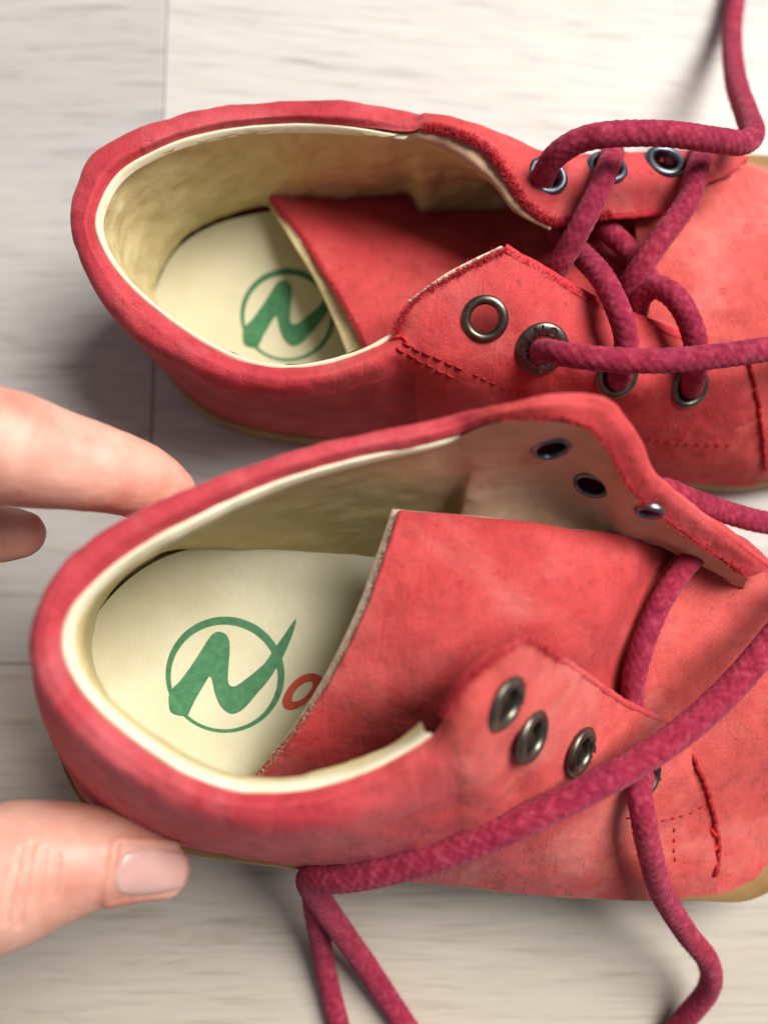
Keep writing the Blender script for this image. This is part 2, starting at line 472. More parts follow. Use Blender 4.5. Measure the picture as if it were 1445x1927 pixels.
def outsole(parent, outline, zf, h):       # outline counter-clockwise, cm
    prof = [(0.45, 0.0), (0.08, 0.02), (0.0, 0.14), (0.0, 0.42), (0.05, 0.47), (0.0, 0.52), (0.0, h - 0.12), (0.06, h), (0.6, h)]
    V = []; F = []; n = len(outline)
    for d, z in prof:
        for x, y in inset(outline, d): V.append(Wd(x, y, max(0.02, zf(x, y) + z)))
    for k in range(len(prof) - 1):
        for i in range(n):
            j = (i + 1) % n; F.append((k * n + i, k * n + j, (k + 1) * n + j, (k + 1) * n + i))
    F.append(tuple(reversed(range(n)))); F.append(tuple((len(prof) - 1) * n + i for i in range(n)))
    me = bpy.data.meshes.new('outsole'); me.from_pydata([tuple(v) for v in V], [], F); me.validate()
    return link('outsole', me, GUM, parent)

def frame_of(n):
    n = n.normalized(); x = n.cross(Vector((0, 1, 0))).normalized(); y = n.cross(x)
    return x, y, n
def eyelet(parent, loc, nor, R=0.0050, r=0.0029, text=None, rot=0.0, nm='eyelet', mat=None):
    x, y, n = frame_of(nor)
    w = R - r
    prof = [(R - .0002, -0.0006), (R, 0.0001), (R - .12 * w, 0.00045), (R - .35 * w, 0.00075), (r + .35 * w, 0.00080), (r + .08 * w, 0.00045), (r, -0.0002), (r, -0.0030), (r + .0003, -0.0032), (R - .0007, -0.0030)]
    seg = 40; V = []; F = []
    for a, z in prof:
        for k in range(seg):
            th = 2 * math.pi * k / seg
            V.append(loc + x * a * math.cos(th) + y * a * math.sin(th) + n * z)
    for i in range(len(prof) - 1):
        for k in range(seg):
            k2 = (k + 1) % seg; F.append((i * seg + k, i * seg + k2, (i + 1) * seg + k2, (i + 1) * seg + k))
    me = bpy.data.meshes.new(nm); me.from_pydata([tuple(v) for v in V], [], F); me.validate()
    o = link(nm, me, mat or METAL, parent)
    bmx = bmesh.new(); bmx.from_mesh(me); bmesh.ops.recalc_face_normals(bmx, faces=bmx.faces); bmx.to_mesh(me); bmx.free()
    if text:                                # raised lettering round the flange
        V = []; F = []
        rm = (R + r) / 2
        for i, ch in enumerate(text):
            if ch == ' ': continue
            cu = bpy.data.curves.new('t', 'FONT'); cu.body = ch; cu.size = w * 1.05; cu.align_x = 'CENTER'; cu.extrude = 0.0002; cu.resolution_u = 2
            ob = bpy.data.objects.new('t', cu); COL.objects.link(ob)
            dg = bpy.context.evaluated_depsgraph_get(); mm = bpy.data.meshes.new_from_object(ob.evaluated_get(dg))
            a = rot - i * 2 * math.pi / (len(text) + 0.0)
            er = x * math.cos(a) + y * math.sin(a); et = n.cross(er) * -1
            base = len(V)
            for v in mm.vertices: V.append(loc + er * (rm - w * 0.38 + v.co.y) + et * v.co.x + n * (0.00076 + v.co.z))
            for p in mm.polygons: F.append(tuple(base + q for q in p.vertices))
            bpy.data.objects.remove(ob); bpy.data.curves.remove(cu); bpy.data.meshes.remove(mm)
        me = bpy.data.meshes.new('raised_lettering'); me.from_pydata([tuple(v) for v in V], [], F); me.validate()
        link('raised_lettering', me, METAL, o, False)
    return o

def stitches(parent, lines, gs, mat=None, r=0.00034, pitch=0.0026, gap=0.35, lift=0.0001, name='stitching'):
    V = []; F = []; UV = []
    for line in lines:
        pts = [Vector((x, y, 0)) for x, y in line]
        pp, L = params_by_length([pts], 60); fine = spline(pts, pp)
        hits = [cast(gs, q.x, q.y) for q in fine]; hits = [h for h in hits if h]
        if len(hits) < 3: continue
        path = [h[0] + h[1] * lift for h in hits]; nr = [h[1] for h in hits]
        acc = [0.0]
        for a, b in zip(path, path[1:]): acc.append(acc[-1] + (b - a).length)
        def at(s):
            for i in range(len(acc) - 1):
                if acc[i + 1] >= s:
                    t = (s - acc[i]) / max(1e-9, acc[i + 1] - acc[i]); return path[i].lerp(path[i + 1], t), nr[i]
            return path[-1], nr[-1]
        s = 0.0
        while s + pitch < acc[-1]:
            j = random.uniform(-.1, .1) * pitch
            a, n1 = at(s + j); b, n2 = at(s + pitch * (1 - gap) + j); m, n3 = at(s + pitch * (1 - gap) / 2 + j)
            side = (b - a).cross(n1).normalized() * random.uniform(-1, 1) * 0.00015
            tube_data([a - n1 * r * .9, a * .75 + m * .25 + n1 * r * .3 + side, m + n3 * r * .55 + side, b * .75 + m * .25 + n2 * r * .3 + side, b - n2 * r * .9], r, ring=6, step=pitch / 9, V=V, F=F, UV=UV)
            s += pitch
    if not V: print('NO STITCH', lines[0][0]); return
    me = bpy.data.meshes.new(name); me.from_pydata([tuple(v) for v in V], [], F); me.validate()
    o = link(name, me, mat or THREAD, parent); o['kind'] = 'stuff'
    return o
def fray(parent, path, mat, n, length=0.0016, spread=1.0, out=None, name='frayed_fibres', rad=0.00006):
    """short torn fibres along a cut edge, as thin three-sided hairs"""
    pts = [pt(p) for p in path]; pp, L = params_by_length([pts], 200); c = spline(pts, pp)
    V = []; F = []
    for i in range(n):
        k = random.randrange(len(c) - 1); p = c[k].lerp(c[k + 1], random.random())
        t = (c[k + 1] - c[k]).normalized()
        d = Vector((random.gauss(0, 1), random.gauss(0, 1), random.gauss(0.4, 0.7)))
        if out is not None: d += out * 1.3
        d = (d - t * d.dot(t) * 0.6).normalized()
        p = p + Vector((random.gauss(0, .00035), random.gauss(0, .00035), random.gauss(0, .00025)))
        l = length * random.uniform(0.3, 1.2) * (1 + (random.random() < .04) * 0.4)
        bend = Vector((random.gauss(0, 1), random.gauss(0, 1), random.gauss(0, 1))) * l * 0.35
        q1 = p + d * l * .5 + bend * .35; q2 = p + d * l + bend
        b = len(V); s1 = d.orthogonal().normalized(); s2 = d.cross(s1)
        for q, r_ in ((p, rad), (q1, rad * .8)):
            for a in (0, 2.094, 4.189): V.append(q + (s1 * math.cos(a) + s2 * math.sin(a)) * r_)
        V.append(q2)
        for a in range(3):
            a2 = (a + 1) % 3
            F.append((b + a, b + a2, b + 3 + a2, b + 3 + a)); F.append((b + 3 + a, b + 3 + a2, b + 6))
    me = bpy.data.meshes.new(name); me.from_pydata([tuple(v) for v in V], [], F); me.validate()
    o = link(name, me, mat, parent); o['kind'] = 'stuff'; return o
def laces(parent, paths):
    V = []; F = []; UV = []; cs = []
    for p in paths:
        r = 0.00265
        if isinstance(p, dict): r = p['r']; p = p['p']
        _, _, _, c = tube_data(p, r, ring=42, step=0.00026, braid=0.034, V=V, F=F, UV=UV); cs.append(c)
    me = bpy.data.meshes.new('shoelace'); me.from_pydata([tuple(v) for v in V], [], F)
    o = link('shoelace', me, LACE, parent)
    HV = []; HF = []
    for c in cs:                              # cotton fuzz
        for i in range(0, len(c) - 1):
            for _ in range(7):
                t = (c[i + 1] - c[i]).normalized(); s1 = t.orthogonal().normalized(); s2 = t.cross(s1); a = random.uniform(0, 6.283)
                d = s1 * math.cos(a) + s2 * math.sin(a); p = c[i] + d * 0.0026
                e = p + (d * random.uniform(.2, .9) + t * random.gauss(0, .8) + s1 * random.gauss(0, .4)) * 0.0008
                w = t.cross(d) * 0.00003; b = len(HV)
                HV += [p - w, p + w, e]; HF.append((b, b + 1, b + 2))
    me = bpy.data.meshes.new('lace_fuzz'); me.from_pydata([tuple(v) for v in HV], [], HF)
    f = link('lace_fuzz', me, LACE, o, False); f['kind'] = 'stuff'
    return o

# printed mark of the insole, measured on the tilted shoe (offsets from the ring's centre in ring radii)
NGLYPH = [(625,1240),(618,1205),(622,1165),(655,1130),(690,1085),(730,1025),(758,980),(778,955),(800,947),(826,958),(838,985),(838,1030),(834,1080),(832,1120),(838,1142),(858,1146),(892,1124),(930,1094),(962,1066),(985,1035),(1005,1003),(1035,962),(1078,900),(1074,935),(1058,980),(1034,1035),(1005,1085),(975,1130),(935,1176),(905,1212),(878,1236),(852,1246),(830,1240),(808,1220),(795,1196),(784,1165),(777,1130),(768,1108),(755,1124),(735,1158),(712,1198),(694,1236),(684,1252),(655,1252)]
NGLYPH = [((x - 820) / 203.0, (y - 1108) / 203.0) for x, y in NGLYPH]
AOUT = [(1180,1120),(1150,1100),(1105,1105),(1060,1140),(1032,1190),(1035,1222),(1062,1232),(1100,1218),(1135,1190),(1132,1215),(1150,1228),(1180,1205),(1178,1190),(1165,1190),(1170,1160),(1190,1120)]
AHOLE = [(1135,1128),(1100,1140),(1072,1170),(1065,1198),(1085,1200),(1115,1182),(1138,1150)]
def print_mark(parent, cx, cy, rad, zf_plane, with_a):
    def on(px, py):
        d = ray(px, py); a, b, c = zf_plane     # z = a + b x + c y   (cm)
        # solve CAM + t d on plane
        t = (a / 100 + b * CAM.x + c * CAM.y - CAM.z) / (d.z - b * d.x - c * d.y)
        return CAM + d * t + Vector((0, 0, 0.00022))
    def poly(pts, name, mat):
        me = bpy.data.meshes.new(name); v = [on(*p) for p in pts]
        tris = tessellate_polygon([[Vector((p[0], p[1], 0)) for p in pts]])
        me.from_pydata([tuple(q) for q in v], [], [tuple(t) for t in tris]); me.validate()
        bm = bmesh.new(); bm.from_mesh(me); bmesh.ops.recalc_face_normals(bm, faces=bm.faces)
        if sum(f.normal.z for f in bm.faces) < 0: bmesh.ops.reverse_faces(bm, faces=bm.faces)
        bm.to_mesh(me); bm.free()
        return link(name, me, mat, parent, False)
    sp = [Vector((x, y, 0)) for x, y in NGLYPH]; n = len(sp)
    g = [cr(sp[(i - 1) % n], sp[i], sp[(i + 1) % n], sp[(i + 2) % n], t) for i in range(n) for t in (0, .5)]
    poly([(cx + q.x * rad, cy + q.y * rad) for q in g], 'printed_letter', GREEN)
    V = []; F = []; seg = 72
    for k in range(seg):
        a = 2 * math.pi * k / seg; w = 0.052 + 0.022 * math.cos(a + 1.2)
        for rr in (1 - w, 1 + w): V.append(on(cx + math.cos(a) * rad * rr * 1.01, cy + math.sin(a) * rad * rr * 0.99) - Vector((0, 0, 0.00009)))
    for k in range(seg):
        k2 = (k + 1) % seg; F.append((2 * k, 2 * k2, 2 * k2 + 1, 2 * k + 1))
    me = bpy.data.meshes.new('printed_ring'); me.from_pydata([tuple(v) for v in V], [], F); link('printed_ring', me, GREEN, parent, False)
    if with_a:
        sc = rad / 203.0
        o_ = [((x - 820) * sc + cx, (y - 1108) * sc + cy) for x, y in closed_spline(AOUT, 60)]; h_ = [((x - 820) * sc + cx, (y - 1108) * sc + cy) for x, y in closed_spline(AHOLE, 30)]
        allp = o_ + h_
        tris = tessellate_polygon([[Vector((*p, 0)) for p in o_], [Vector((*p, 0)) for p in h_]])
        me = bpy.data.meshes.new('printed_letter'); me.from_pydata([tuple(on(*p)) for p in allp], [], [tuple(t) for t in tris]); me.validate()
        link('printed_letter', me, REDP, parent, False)

def lerp_rows(a, b, t, outc=None, push=0.0, zadd=0.0):
    out = []
    for p, q in zip(a, b):
        p, q = pt(p), pt(q); v = p.lerp(q, t)
        if outc is not None:
            d = Vector((v.x - outc[0] / 100, v.y - outc[1] / 100, 0)).normalized(); v += d * push / 100
        v.z += zadd / 100; out.append(v)
    return out
def zs(row, z=None, dz=0.0): return [(x, y, (zz if z is None else z) + dz) for x, y, zz in row]

# ------------------------------------------------------------------ SHOE A (flat on the floor, laces threaded)
shoeA = thing('shoe', Wd(-6.7, 8.0, 0), 'red leather child\'s shoe lying flat with its laces threaded, further from the thumb', 'shoe', 'pair of red child\'s shoes')
outA = [(-6.75,8.3),(-6.2,6.95),(-5.25,5.75),(-4.05,5.1),(-2,4.72),(1,4.45),(4,4.15),(7,3.7),(10,3.45),(12.8,4.3),(14.8,6.2),(15.4,8),(14.6,10.5),(12.6,12.4),(10,12.95),(7,12.35),(4,12.0),(1,11.8),(-2,11.65),(-4.6,11.15),(-6.1,10.1)]
outA = closed_spline(outA, 120)
outsole(shoeA, outA, lambda x, y: 0.0 + max(0, x - 9) ** 2 * 0.012, 1.0)
insA = fan_sheet('insole', heel_part(inset(outA, 0.48), 4.0), lambda x, y: 1.4, INSOLE, shoeA)

A0 = [(740,632,5.2),(690,660,5.1),(610,685,5.0),(530,693,5.0),(450,677,5.0),(370,637,5.1),(290,580,5.3),(225,518,5.5),(185,450,5.6),(182,395,5.6),(222,324,5.5),(310,273,5.4),(410,244,5.2),(520,232,5.1),(620,233,5.1),(700,240,5.2),(770,246,5.3)]
A1 = [(745,655,5.3),(695,680,5.3),(612,707,5.25),(528,715,5.2),(440,700,5.2),(355,660,5.35),(270,600,5.5),(205,533,5.7),(163,453,5.8),(160,388,5.8),(203,306,5.7),(300,256,5.6),(405,226,5.4),(520,214,5.3),(625,213,5.3),(705,219,5.3),(775,230,5.3)]
A2 = [(752,690,4.9),(700,715,4.8),(610,740,4.7),(520,747,4.7),(420,730,4.7),(330,687,4.9),(245,627,5.1),(180,550,5.3),(141,460,5.35),(138,380,5.3),(182,290,5.2),(287,237,5.1),(400,207,4.9),(520,195,4.8),(630,192,4.8),(710,200,4.8),(785,217,4.8)]
A4 = [('w',0.6,4.52,1.0),('w',-0.4,4.65,1.0),('w',-1.6,4.76,1.0),('w',-2.8,4.95,1.0),('w',-4.0,5.22,1.0),('w',-4.95,5.7,1.0),('w',-5.6,6.3,1.0),('w',-6.1,7.05,1.0),('w',-6.45,7.8,1.0),('w',-6.6,8.5,1.0),('w',-6.4,9.5,1.0),('w',-5.6,10.5,1.0),('w',-4.3,11.1,1.0),('w',-2.8,11.4,1.0),('w',-1.3,11.5,1.0),('w',-0.1,11.6,1.0),('w',1.2,11.7,1.0)]
A3 = lerp_rows(A2, A4, 0.5, (0, 8), 0.02)
cenA = Wd(-2, 8, 3.0)
def toward_center(row, c, d, dz):
    out = []
    for p in row:
        p = pt(p); v = Vector((c[0] / 100 - p.x, c[1] / 100 - p.y, 0)).normalized() * d / 100; out.append(p + v + Vector((0, 0, dz / 100)))
    return out
LA0 = toward_center(A0, (-2, 8), -0.05, -0.06)
LA1 = toward_center(A0, (-2, 8), 0.06, 0.03)
LA2 = toward_center(A0, (-2, 8), 0.14, -0.16)
for k_, d_ in ((-1, .0016), (-2, .0006)): LA0[k_].z -= d_; LA1[k_].z -= d_
LA25 = toward_center(A0, (-2, 8), 0.10, -0.6)
g = grid([LA0, LA1, LA2], step=0.0010, vstep=0.0004, wrinkle=0.0001, wscale=200, toward=Wd(-2, 8, 9))
sheet('collar_binding', g, PIPE, shoeA, thick=0.0006, bevel=0.0002)
LA4 = [('w',0.6,5.1,1.35),('w',-.4,5.1,1.35),('w',-1.6,5.1,1.35),('w',-2.8,5.2,1.35),('w',-3.8,5.45,1.35),('w',-4.65,6.0,1.35),('w',-5.35,6.7,1.35),('w',-5.75,7.4,1.35),(288,577,1.35),(291,540,1.35),(312,495,1.35),(365,435,1.35),(430,403,1.35),(510,386,1.35),(600,376,1.35),(690,370,1.35),(770,365,1.35)]
LA3 = lerp_rows(LA25, LA4, 0.55, (-2, 8), -0.14)
LA35 = lerp_rows(LA25, LA4, 0.88, (-2, 8), -0.12)

# vamp
def section_vamp(st, n=15):
    rows = []
    for (x, ylo, yhi, zt, zb) in st:
        r = []
        for k in range(n):
            t = -math.cos(math.pi * k / (n - 1)); t = math.copysign(abs(t) ** 0.9, t)
            y = (ylo + yhi) / 2 + (yhi - ylo) / 2 * t
            r.append(('w', x, y, zb + (zt - zb) * max(0.0, 1 - abs(t) ** 2.3) ** 0.5))
        rows.append(r)
    return rows
vA = section_vamp([(6.0,3.95,12.2,4.25,1.0),(7.2,3.75,12.3,4.25,1.0),(8.6,3.6,12.4,4.15,1.0),(10,3.6,12.15,3.95,1.0),(11.5,3.95,11.9,3.6,1.05),(13,4.6,11.7,3.1,1.1),(14.3,5.8,10.8,2.4,1.15),(15.1,7.2,9.3,1.6,1.2)])
gA_v = grid(vA, step=0.0011, wrinkle=0.0009, wscale=62, seed=3)
sheet('vamp', gA_v, CORAL, shoeA, thick=0.0016)

# tongue
TA = [[(508,372,2.2),(560,432,2.7),(608,505,3.2),(650,578,3.35),(690,655,3.5)],
      [(640,330,1.2),(690,400,1.9),(730,490,2.95),(775,580,3.45),(800,670,3.6)],
      [(820,310,1.0),(850,400,1.7),(885,480,3.0),(905,570,3.7),(930,660,3.7)],
      [(1000,330,1.2),(1010,400,2.0),(1020,480,3.4),(1030,560,3.9),(1050,640,3.7)],
      [(1200,340,3.4),(1200,420,3.8),(1200,490,4.0),(1200,560,4.0),(1210,640,3.6)],
      [(1320,345,3.2),(1320,420,3.6),(1320,490,3.8),(1320,560,3.8),(1330,640,3.4)]]
gA_t = grid(TA, step=0.0010, wrinkle=0.0013, wscale=45, seed=4)
tgA = sheet('tongue', gA_t, REDT, shoeA, thick=0.0026, bevel=0.0008)
def shifted(rows, dx, dy, dz): return [[(x + dx, y + dy, z + dz) for x, y, z in r] for r in rows]
TB_ = shifted(TA, 0, 0, -0.32); TB_[0] = [(x - 6, y + 6, z) for (x, y, z), k in zip(TB_[0], range(5))]
TB_[0][1] = (544, 442, 2.66); TB_[0][2] = (590, 520, 2.86); TB_[0][3] = (626, 598, 3.0); TB_[0][4] = (655, 670, 3.1)
gg = grid(TB_[:4], step=0.0014, wrinkle=0.0003, wscale=90)
sheet('tongue_lining', gg, CREAM, tgA, thick=0.0010)
fray(tgA, [(x, y, z + .02) for x, y, z in TA[0]], REDRAW, 1500, 0.0011, name='frayed_fibres')

# eyelet flaps
FA0 = [(772,575,5.55),(850,520,5.75),(950,470,5.9),(1040,522,5.5),(1130,575,5.1),(1200,602,4.8),(1270,630,4.5),(1335,650,4.25),(1395,668,4.05)]
FA1 = [(800,622,5.5),(870,595,5.6),(950,592,5.6),(1030,640,5.3),(1120,690,4.95),(1190,715,4.65),(1270,732,4.3),(1340,735,4.05),(1408,735,3.85)]
FA2 = [(820,702,4.9),(890,712,4.8),(970,722,4.6),(1050,745,4.3),(1130,770,4.0),(1200,785,3.75),(1280,800,3.45),(1350,805,3.2),(1424,808,3.0)]
FA3 = [('w',1.4,4.4,1.05),('w',2.3,4.3,1.05),('w',3.3,4.15,1.05),('w',4.4,4.0,1.05),('w',5.5,3.85,1.05),('w',6.5,3.7,1.05),('w',7.6,3.58,1.05),('w',8.7,3.5,1.05),('w',9.9,3.45,1.05)]
F25 = lerp_rows(FA2, FA3, 0.5, (4, 9), 0.12)
FU0 = [(800,238,5.4),(860,248,5.6),(915,278,5.6),(955,328,5.6),(990,380,5.5),(1040,415,5.3),(1085,408,5.1),(1150,402,4.95),(1210,398,4.75),(1262,386,4.55),(1320,350,4.3),(1390,312,3.85)]
FU1 = [(804,224,5.45),(868,237,5.6),(938,268,5.55),(983,312,5.5),(1018,350,5.4),(1058,365,5.25),(1098,360,5.1),(1155,352,4.9),(1212,345,4.7),(1265,340,4.5),(1325,322,4.2),(1395,304,3.75)]
FU15 = [(806,214,5.1),(872,226,5.2),(955,254,5.05),(1000,278,4.9),(1035,287,4.8),(1075,292,4.7),(1115,290,4.55),(1170,287,4.4),(1225,285,4.2),(1275,284,4.0),(1335,284,3.75),(1405,290,3.4)]
FU2 = [('w',1.0,11.2,4.2),('w',1.7,11.25,3.9),('w',2.4,11.22,3.6),('w',2.9,11.25,3.4),('w',3.4,11.25,3.3),('w',3.8,11.27,3.2),('w',4.3,11.3,3.1),('w',5.0,11.4,3.05),('w',5.7,11.45,3.0),('w',6.4,11.55,2.9),('w',7.2,11.65,2.8),('w',8.2,11.8,2.6)]
FU3 = [('w',1.0,11.75,1.05),('w',1.7,11.8,1.05),('w',2.4,11.85,1.05),('w',2.9,11.9,1.05),('w',3.4,11.95,1.05),('w',3.9,12.0,1.05),('w',4.4,12.05,1.05),('w',5.1,12.1,1.05),('w',5.8,12.2,1.05),('w',6.5,12.25,1.05),('w',7.3,12.3,1.05),('w',8.4,12.35,1.05)]
eyU = [(1030,330,0.0038),(1142,314,0.0038),(1252,302,0.0038)]
eyA = [(912,600,0.0040),(1020,656,0.0040),(1161,708,0.0040),(1298,730,0.0040)]
def overlap(col, items): return [pt(i) + Vector((0, 0, col)) for i in items]
def joined(rows, near, dz):               # start a flap on top of the collar's last two stations
    out = []
    for r, n_ in zip(rows, near):
        out.append([pt(n_[1]) + Vector((0, 0, dz)), pt(n_[0]) + Vector((0, 0, dz))] + [pt(i) for i in r[1:]])
    return out
F25 = lerp_rows(FA2, FA3, 0.5, (4, 9), 0.12)
FAj = joined([FA0, FA1, FA2, F25, FA3], [A0, A1, A2, A3, A4], 0.00025)
nF, nC = len(FA0), len(A0)
gA = grid([list(reversed(f)) + a + u for f, a, u in zip([FA0, FA1, FA2, F25, FA3], [A0, A1, A2, A3, A4], [FU0, FU1, FU15, FU2, FU3])], step=0.00065, wrinkle=0.00042, wscale=110, holes=eyA + eyU, away=Wd(0, 8, 2.2), seed=1)
gA_f = gA_u = gA_q = gA_c = gA
uA0, uA1 = nF - 0.4, nF + nC - 0.5
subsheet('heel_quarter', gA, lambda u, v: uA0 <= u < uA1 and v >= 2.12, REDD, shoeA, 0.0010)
subsheet('padded_collar', gA, lambda u, v: uA0 <= u < uA1 and v < 2.12, REDCA, shoeA, 0.0010, ulen_at(gA, uA0))
fl = subsheet('eyelet_flap', gA, lambda u, v: u < uA0, RED, shoeA, 0.0019)
fu = subsheet('eyelet_flap', gA, lambda u, v: u >= uA1, RED, shoeA, 0.0019)
for i, (l, n, r) in enumerate(gA.hole_hits[:4]):
    eyelet(fl, l, n, R=(0.0052, 0.0060, 0.0051, 0.0050)[i], r=(0.0031, 0.0029, 0.0030, 0.0030)[i], text='NATURINO ' if i == 1 else None, rot=2.9)
for l, n, r in gA.hole_hits[4:]: eyelet(fu, l, n, R=0.0050, r=0.0030, mat=METAL_SKY)
# raw suede inner face of the far flap
FI0 = [(x, y + 4, z - .14) for x, y, z in FU0[:6]]
FI1 = [(792,268,5.1),(842,284,5.2),(891,315,5.22),(931,354,5.2),(974,400,5.15),(1034,427,5.0)]
FI2 = [('w',1.0,10.85,3.4),('w',1.7,10.9,3.4),('w',2.4,10.9,3.3),('w',2.9,10.9,3.2),('w',3.5,10.9,3.2),('w',4.2,10.9,3.2)]
FI25 = [('w',1.0,10.8,2.0),('w',1.7,10.9,2.0),('w',2.4,10.9,2.0),('w',2.9,10.9,2.0),('w',3.5,10.9,2.0),('w',4.2,10.9,2.0)]
FI3 = [('w',1.0,10.9,1.35),('w',1.7,11.0,1.35),('w',2.4,11.0,1.35),('w',2.9,11.0,1.35),('w',3.5,11.0,1.35),('w',4.2,11,1.35)]
LAt = toward_center(A0, (-2, 8), 0.09, -0.07)
gA_l = grid([a + b for a, b in zip([LAt, LA25, LA3, LA35, LA4], [FI0, FI1, FI2, FI25, FI3])], step=0.0008, wrinkle=0.0008, wscale=130, toward=cenA, seed=2)
subsheet('lining', gA_l, lambda u, v: not (u > nC - 0.6 and v < 1.0), CREAM, shoeA, 0)
subsheet('flap_lining', gA_l, lambda u, v: u > nC - 0.6 and v < 1.0, TAN, fu, 0)
rolled_edge('cut_edge', FU0[:11], 0.00095, REDRAW, fu)
es = [(x + 3, y - 13, z - .10) for x, y, z in FA0[2:8]]; et = [(x + 1, y + 3, z + .03) for x, y, z in FA0[2:8]]
gg = grid([es, et], step=0.0006, wrinkle=0.0003, wscale=250)
sheet('cut_edge', gg, REDRAW, fl, thick=0.0008, bevel=0.0003)
fray(fu, FU0[:8], REDRAW, 3600, 0.0012, rad=0.00009)
fray(fl, [(742,628,5.3)] + FA0[:3], REDRAW, 2000, 0.0010, rad=0.00008)
fray(fl, FA0[2:5], REDRAW, 500, 0.0009)
# white lining layer showing along the near flap's rear edge
wl0 = [(x - 6, y - 9, z - .05) for x, y, z in FA0[0:3]]; wl1 = [(x + 14, y + 14, z - .14) for x, y, z in FA0[0:3]]
gg = grid([wl0, wl1], step=0.0008, wrinkle=0.0002, wscale=200)
sheet('flap_lining', gg, PIPE, fl, thick=0.0009, bevel=0.0003)
GA = [gA, gA_v]
stitches(shoeA, [[(758,645),(800,664),(845,684),(885,700)], [(748,655),(790,678),(835,700),(870,716)]], GA)
stitches(shoeA, [[(890,703),(960,735),(1040,770),(1130,800)], [(1150,806),(1250,830),(1330,836),(1400,835)]], GA, r=0.00022, gap=.5)
stitches(shoeA, [[(1398,655),(1413,700),(1426,760),(1436,830),(1440,890)]], GA, r=0.00055, gap=.12)
stitches(shoeA, [[(735,640),(760,636),(772,668)]], [gA], BRIGHT, r=0.0004, gap=.1)
laces(shoeA, [
    [(1015,352,4.6),(1022,330,5.5),(1045,293,6.1),(1090,264,6.5),(1150,252,6.7),(1250,251,6.5),(1340,262,6.1),(1395,268,5.6),(1416,252,5.0),(1405,215,4.0),(1384,150,2.6),(1377,70,1.1),(1384,0,0.5),(1400,-120,0.28),(1430,-300,0.27)],
    [(1152,285,4.5),(1147,304,5.35),(1125,360,5.7),(1090,430,5.65),(1055,492,5.2),(1025,540,4.5)],
    [(1318,286,4.0),(1313,312,4.9),(1292,380,5.2),(1242,450,5.2),(1200,510,5.0),(1172,556,4.5),(1150,605,4.0)],
    [(1050,435,4.3),(1095,480,4.9),(1130,518,5.45),(1160,575,5.75),(1178,635,5.6),(1172,688,5.25),(1163,714,4.7),(1160,726,4.0)],
    [(1195,605,4.2),(1205,560,4.7),(1235,540,5.1),(1272,562,5.3),(1300,612,5.2),(1311,670,4.95),(1304,716,4.5),(1298,736,3.7)],
    [(1012,672,4.6),(1022,660,5.45),(1060,666,6.0),(1130,675,6.2),(1230,679,6.2),(1340,671,6.0),(1460,655,5.6),(1600,640,4.2),(1760,610,1.6),(1900,560,.3)],
    [(1090,390,3.9),(1140,430,4.35),(1190,480,4.4),(1230,540,4.3)]])
print_mark(insA, 541, 594, 84, (1.4, 0, 0), False)

# ------------------------------------------------------------------ SHOE B (heel lifted by the hand, flap pulled open)
def zB(x, y): return 2.3 - 0.18 * x - 0.1 * (y + 2) + (max(0, x - 9) ** 2) * 0.03
def wB(x, y, dz): return ('w', x, y, zB(x, y) + dz)
shoeB = thing('shoe', Wd(-7, -2, 3.4), 'red leather child\'s shoe with its heel lifted between finger and thumb, flap pulled open', 'shoe', 'pair of red child\'s shoes')
outB = [(-7.25,-1.5),(-7.05,-3.0),(-6.4,-4.15),(-5.4,-4.8),(-4.3,-5.15),(-2,-5.55),(1,-6.0),(3.2,-6.35),(5.2,-6.58),(7.4,-6.72),(8.95,-6.75),(10.4,-5.9),(11.8,-4.0),(12.6,-2.3),(12.2,-.5),(10.6,1.0),(8.5,1.8),(6,2.1),(3,2.2),(0,2.15),(-2.8,2.1),(-5,1.75),(-6.5,0.5)]
outB = closed_spline(outB, 130)
outsole(shoeB, outB, zB, 1.0)
INS_PL = (2.3 - 0.2 + 1.45, -0.18, -0.1)
insB = fan_sheet('insole', heel_part(inset(outB, 0.40), 1.2), lambda x, y: INS_PL[0] + INS_PL[1] * x + INS_PL[2] * y, INSOLE, shoeB)
B0 = [(812,1385,8.35),(760,1420,8.2),(690,1455,8.15),(600,1483,8.15),(510,1494,8.2),(430,1488,8.3),(350,1460,8.5),(270,1410,8.7),(195,1350,8.9),(140,1285,9.1),(115,1215,9.2),(130,1150,9.2),(180,1090,9.1),(250,1035,9.0),(340,985,8.9),(450,932,8.7),(570,888,8.5),(700,855,8.4),(800,835,8.3),(865,815,8.3)]
B1 = [(825,1420,8.45),(770,1450,8.3),(695,1487,8.2),(603,1515,8.3),(505,1525,8.4),(415,1515,8.5),(330,1485,8.7),(245,1432,8.9),(165,1368,9.1),(107,1295,9.3),(82,1215,9.4),(97,1140,9.4),(150,1070,9.3),(225,1012,9.2),(322,962,9.1),(440,910,8.9),(565,866,8.7),(700,833,8.6),(800,815,8.5),(862,798,8.4)]
B2 = [(850,1480,7.85),(790,1510,7.8),(705,1545,7.8),(605,1565,7.9),(500,1572,8.0),(400,1555,8.1),(305,1520,8.3),(220,1465,8.6),(138,1395,8.8),(78,1310,9.0),(57,1215,9.0),(75,1130,9.0),(130,1050,8.9),(210,990,8.8),(310,938,8.7),(432,890,8.5),(560,848,8.3),(700,818,8.2),(795,800,8.1),(855,785,8.1)]
